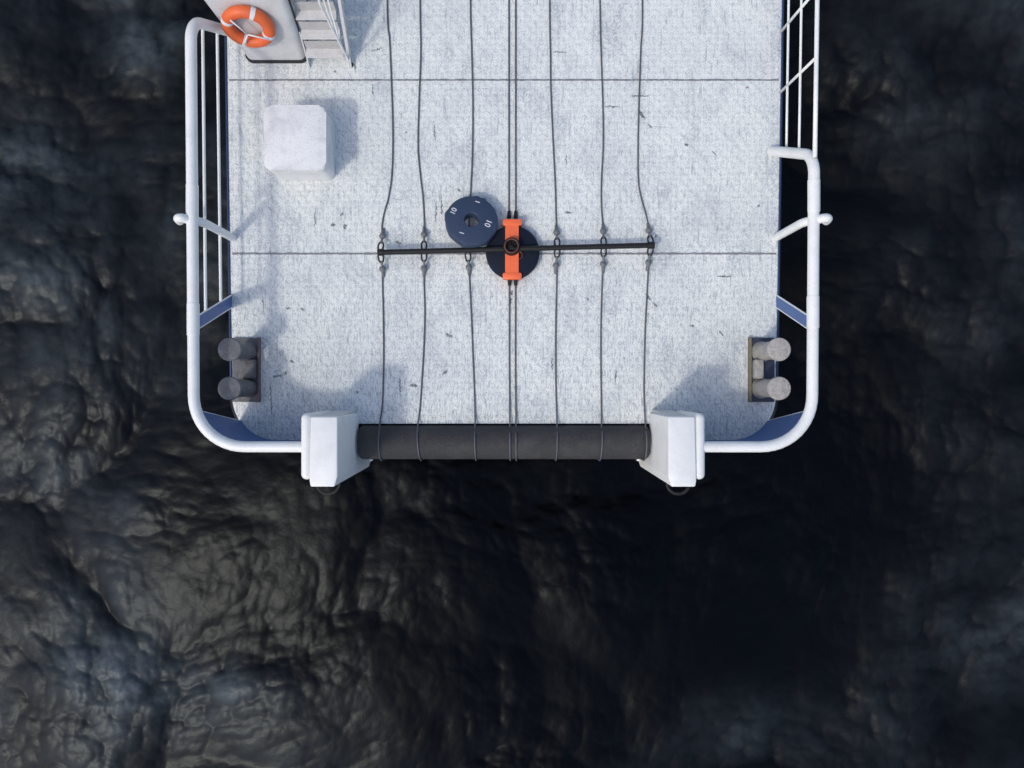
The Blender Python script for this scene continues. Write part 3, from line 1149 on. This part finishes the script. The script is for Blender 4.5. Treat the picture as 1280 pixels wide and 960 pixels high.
prof = [('h', 0.112, -TH), ('h', 0.112, TH - 0.01), ('h', 0.122, TH), ('o', -0.03, TH), ('o', -0.008, TH - 0.010), ('o', 0.0, TH - 0.03), ('o', 0.0, -TH + 0.03), ('o', -0.02, -TH)]
rings = []
for k in range(seg):
    a = 360 * k / seg
    ca, sa = math.cos(R(a)), math.sin(R(a))
    row = []
    for t_, v_, z_ in prof:
        r = v_ if t_ == 'h' else rim(a) + v_
        row.append(bm.verts.new(Rt @ Vector((r * ca, r * sa, z_))))
    rings.append(row)
for k in range(seg):
    a, b = rings[k], rings[(k + 1) % seg]
    for i in range(len(prof)):
        j = (i + 1) % len(prof)
        bm.faces.new((a[i], a[j], b[j], b[i]))
obj('disc', bm, NAVY, dd, True, 35)


def lettering(body, size, local, rot, parent, m):
    cu = bpy.data.curves.new('lettering', 'FONT')
    cu.body = body
    cu.size = size
    cu.align_x = 'CENTER'
    cu.align_y = 'CENTER'
    cu.extrude = 0.001
    cu.offset = 0.001
    tmp = bpy.data.objects.new('lettering_source', cu)
    COL.objects.link(tmp)
    bpy.context.view_layer.update()
    dg = bpy.context.evaluated_depsgraph_get()
    me = bpy.data.meshes.new_from_object(tmp.evaluated_get(dg))
    COL.objects.unlink(tmp)
    bpy.data.objects.remove(tmp)
    me.transform(Rt @ Matrix.Translation(local) @ Matrix.Rotation(R(rot), 4, 'Z'))
    me.materials.clear()
    me.materials.append(m)
    o = bpy.data.objects.new('number', me)
    COL.objects.link(o)
    o.parent = parent
    return o


lettering('10', 0.125, Vector((0.248, -0.050, TH + 0.0025)), -112, dd, TAPE)
lettering('10', 0.115, Vector((-0.278, 0.125, TH + 0.0025)), 68, dd, TAPE)
for x, y in ((0.085, 0.295), (-0.150, -0.225)):
    bm = newbm()
    add_box(bm, (-0.036, -0.006, 0), (0.036, 0.006, 0.004), 0, 1, Rt @ Matrix.Translation((x, y, TH + 0.001)) @ Matrix.Rotation(R(-16), 4, 'Z'))
    obj('slot_mark', bm, TAPE, dd)

# ------------------------------------------------------------------ wires
WR = 0.0122
GRP_U, GRP_L = 'wires running forward from the bar', 'wires running aft over the roller'
AX = Vector((0, -0.91, 0.0))


def knot_and_link(parent, org, kp, lp, barp, fwd):
    """socket, its round clamp, and an oval link round the bar"""
    kp, lp = kp - org, lp - org
    d = (lp - kp).normalized()
    bm = newbm()
    add_lathe(bm, [(0, -0.048), (0.030, -0.042), (0.048, -0.02), (0.052, 0.0), (0.048, 0.02), (0.030, 0.042), (0, 0.048)], kp, 14,
              Matrix.Diagonal((1, 1, 0.8, 1)))
    add_tube(bm, [kp - d * 0.14, kp - d * 0.03], [0.022, 0.030], 10)
    add_tube(bm, [kp + d * 0.03, kp + d * ((lp - kp).length - 0.06)], 0.018, 10)
    obj('socket', bm, FIT, parent, True, 40)
    bm = newbm()
    s = Vector((-d.y, d.x, 0)).normalized()
    n = 22
    pts = []
    for k in range(n):
        a = 2 * math.pi * k / n
        pts.append(lp + d * (0.088 * math.cos(a)) + s * (0.040 * math.sin(a)))
    add_tube(bm, pts, 0.0135, 8, closed=True)
    obj('shackle_link', bm, BLACK, parent, True)


def upper_wire(pix, knot, link, label):
    z = WR + 0.004
    pts = [P(px, py, z) for px, py in pix]
    pts.insert(0, Vector((pts[0].x - 0.03, 9.5, z)))
    k = P(knot[0], knot[1], 0.07)
    l = P(link[0], link[1], 0.16)
    org = Vector((pts[-1].x, pts[-1].y, 0))
    t = thing('wire_rope', label, 'wire', org, GRP_U)
    bm = newbm()
    add_tube(bm, catmull([p - org for p in pts] + [k - org], 8), WR, 8)
    obj('rope', bm, WIRE, t, True)
    knot_and_link(t, org, k, l, None, True)
    return t


def over_roller(x, x2):
    """last points: up over the barrel and down behind it to the sea"""
    pts = []
    rr = RR + WR + 0.003
    for a in (118, 100, 84, 66, 48, 30, 12, 0):
        f = (118 - a) / 118
        pts.append(Vector((x + (x2 - x) * f, AX.y - rr * math.cos(R(a)) * 1.0, AX.z + rr * math.sin(R(a)))))
    return pts


def lower_wire(pix, knot, link, x_end, label):
    z = WR + 0.004
    pts = [P(px, py, z) for px, py in pix]
    rp = over_roller(P(pix[-1][0], 540, 0.1).x, P(x_end, 572, 0.1).x)
    pts[-1].z = z + 0.04
    down = [rp[-1] + Vector((0.0, -0.01, -0.5)), rp[-1] + Vector((0.0, -0.02, -1.4)), rp[-1] + Vector((0, -0.04, -6.0))]
    org = Vector((pts[0].x, pts[0].y, 0))
    t = thing('wire_rope', label, 'wire', org, GRP_L)
    chain = pts + rp + down
    if knot:
        k = P(knot[0], knot[1], 0.07)
        l = P(link[0], link[1], 0.16)
        chain = [k] + chain
    bm = newbm()
    add_tube(bm, catmull([p - org for p in chain], 8), WR, 8)
    obj('rope', bm, WIRE, t, True)
    if knot:
        knot_and_link(t, org, k, l, None, False)
    return t


UP = [
    ([(484, 0), (487, 50), (489.5, 110), (491, 165), (490, 215), (486, 245), (480.5, 265), (477.5, 282)], (478, 295), (476, 308),
     'forward wire shackled to the bar end near the deck box'),
    ([(525, 0), (526, 60), (524, 120), (522.5, 180), (525, 215), (528.5, 245), (530.3, 275)], (530, 293), (530, 307),
     'forward wire second from the bar end near the deck box'),
    ([(588, 0), (589.5, 60), (591, 130), (590.5, 190), (588.5, 235), (586.5, 275)], (586, 291), (585.5, 304),
     'forward wire that passes under the navy ring-shaped disc'),
    ([(687, 0), (688, 70), (688.5, 110), (691, 170), (694, 230), (695.2, 275)], (695.6, 290.5), (696.5, 303),
     'forward wire nearest the orange strap on its sunlit open side'),
    ([(750, 0), (751.5, 70), (753.5, 130), (754, 180), (752, 220), (751.5, 250), (753, 275)], (754, 289), (754.5, 302),
     'forward wire between the one nearest the orange strap and the sharply bent one'),
    ([(803, 0), (801, 60), (799, 120), (797.5, 180), (798, 225), (801, 245), (806, 263), (810, 279)], (811, 288), (813, 300),
     'forward wire that bends sharply just before the bar end away from the deck box'),
]
for pix, k, l, lab in UP:
    upper_wire(pix, k, l, lab)
LOW = [
    ([(478, 350), (479, 390), (479.5, 440), (479, 480), (478, 505), (475.5, 528)], (478, 336), (476, 321.5), 476,
     'aft wire from the bar end on the deck box side over the roller'),
    ([(530, 350), (531, 390), (530, 430), (527, 480), (525, 510), (523, 528)], (530, 335), (530, 320.5), 526,
     'aft wire second from the bar end on the deck box side'),
    ([(587, 350), (589, 390), (591, 440), (593, 490), (594, 528)], (586, 334), (585, 320.5), 595,
     'aft wire starting just below the navy ring-shaped disc'),
    ([(696, 348), (695, 390), (694.5, 440), (695, 490), (696, 528)], (695, 331.5), (696.5, 315.5), 695,
     'aft wire nearest the orange strap on its open side'),
    ([(753, 346), (751.5, 390), (751, 440), (751.5, 490), (751.5, 528)], (754, 330), (754.5, 314.5), 750,
     'aft wire between the one nearest the orange strap and the bar end'),
    ([(810, 344), (808.5, 372), (806.5, 410), (805.5, 450), (805, 490), (806, 528)], (810.5, 328), (813, 313), 806,
     'aft wire from the bar end away from the deck box'),
]
for pix, k, l, xe, lab in LOW:
    lower_wire(pix, k, l, xe, lab)
for px, lab in ((636.2, 'one of the close pair of forward wires, the one nearer the deck box'), (644.6, 'one of the close pair of forward wires, the one farther from the deck box')):
    z = WR + 0.004
    p = P(px, 268, z)
    t = thing('wire_rope', lab, 'wire', (p.x, p.y, 0), GRP_U)
    bm = newbm()
    add_tube(bm, [Vector((0, y - p.y, z)) for y in (9.5, 6, 4, p.y - 0.08)], WR, 8)
    obj('rope', bm, WIRE, t, True)
    bm = newbm()
    add_tube(bm, [(0, 0.05, z + 0.006), (0, -0.055, z + 0.01)], [0.024, 0.036], 10)
    obj('socket', bm, BLACK, t, True, 40)
for px, lab in ((636.8, 'one of the close pair of aft wires, the one nearer the deck box'), (644.4, 'one of the close pair of aft wires, the one farther from the deck box')):
    t = lower_wire([(px, 349), (px, 400), (px, 460), (px + 0.5, 528)], None, None, px + 1, lab)
    p = P(px, 349)
    bm = newbm()
    add_tube(bm, [(0, 0.0, 0.03), (0, -0.10, 0.026)], [0.036, 0.024], 10)
    obj('socket', bm, BLACK, t, True, 40)

sc.render.resolution_x = 1024
sc.render.resolution_y = 768
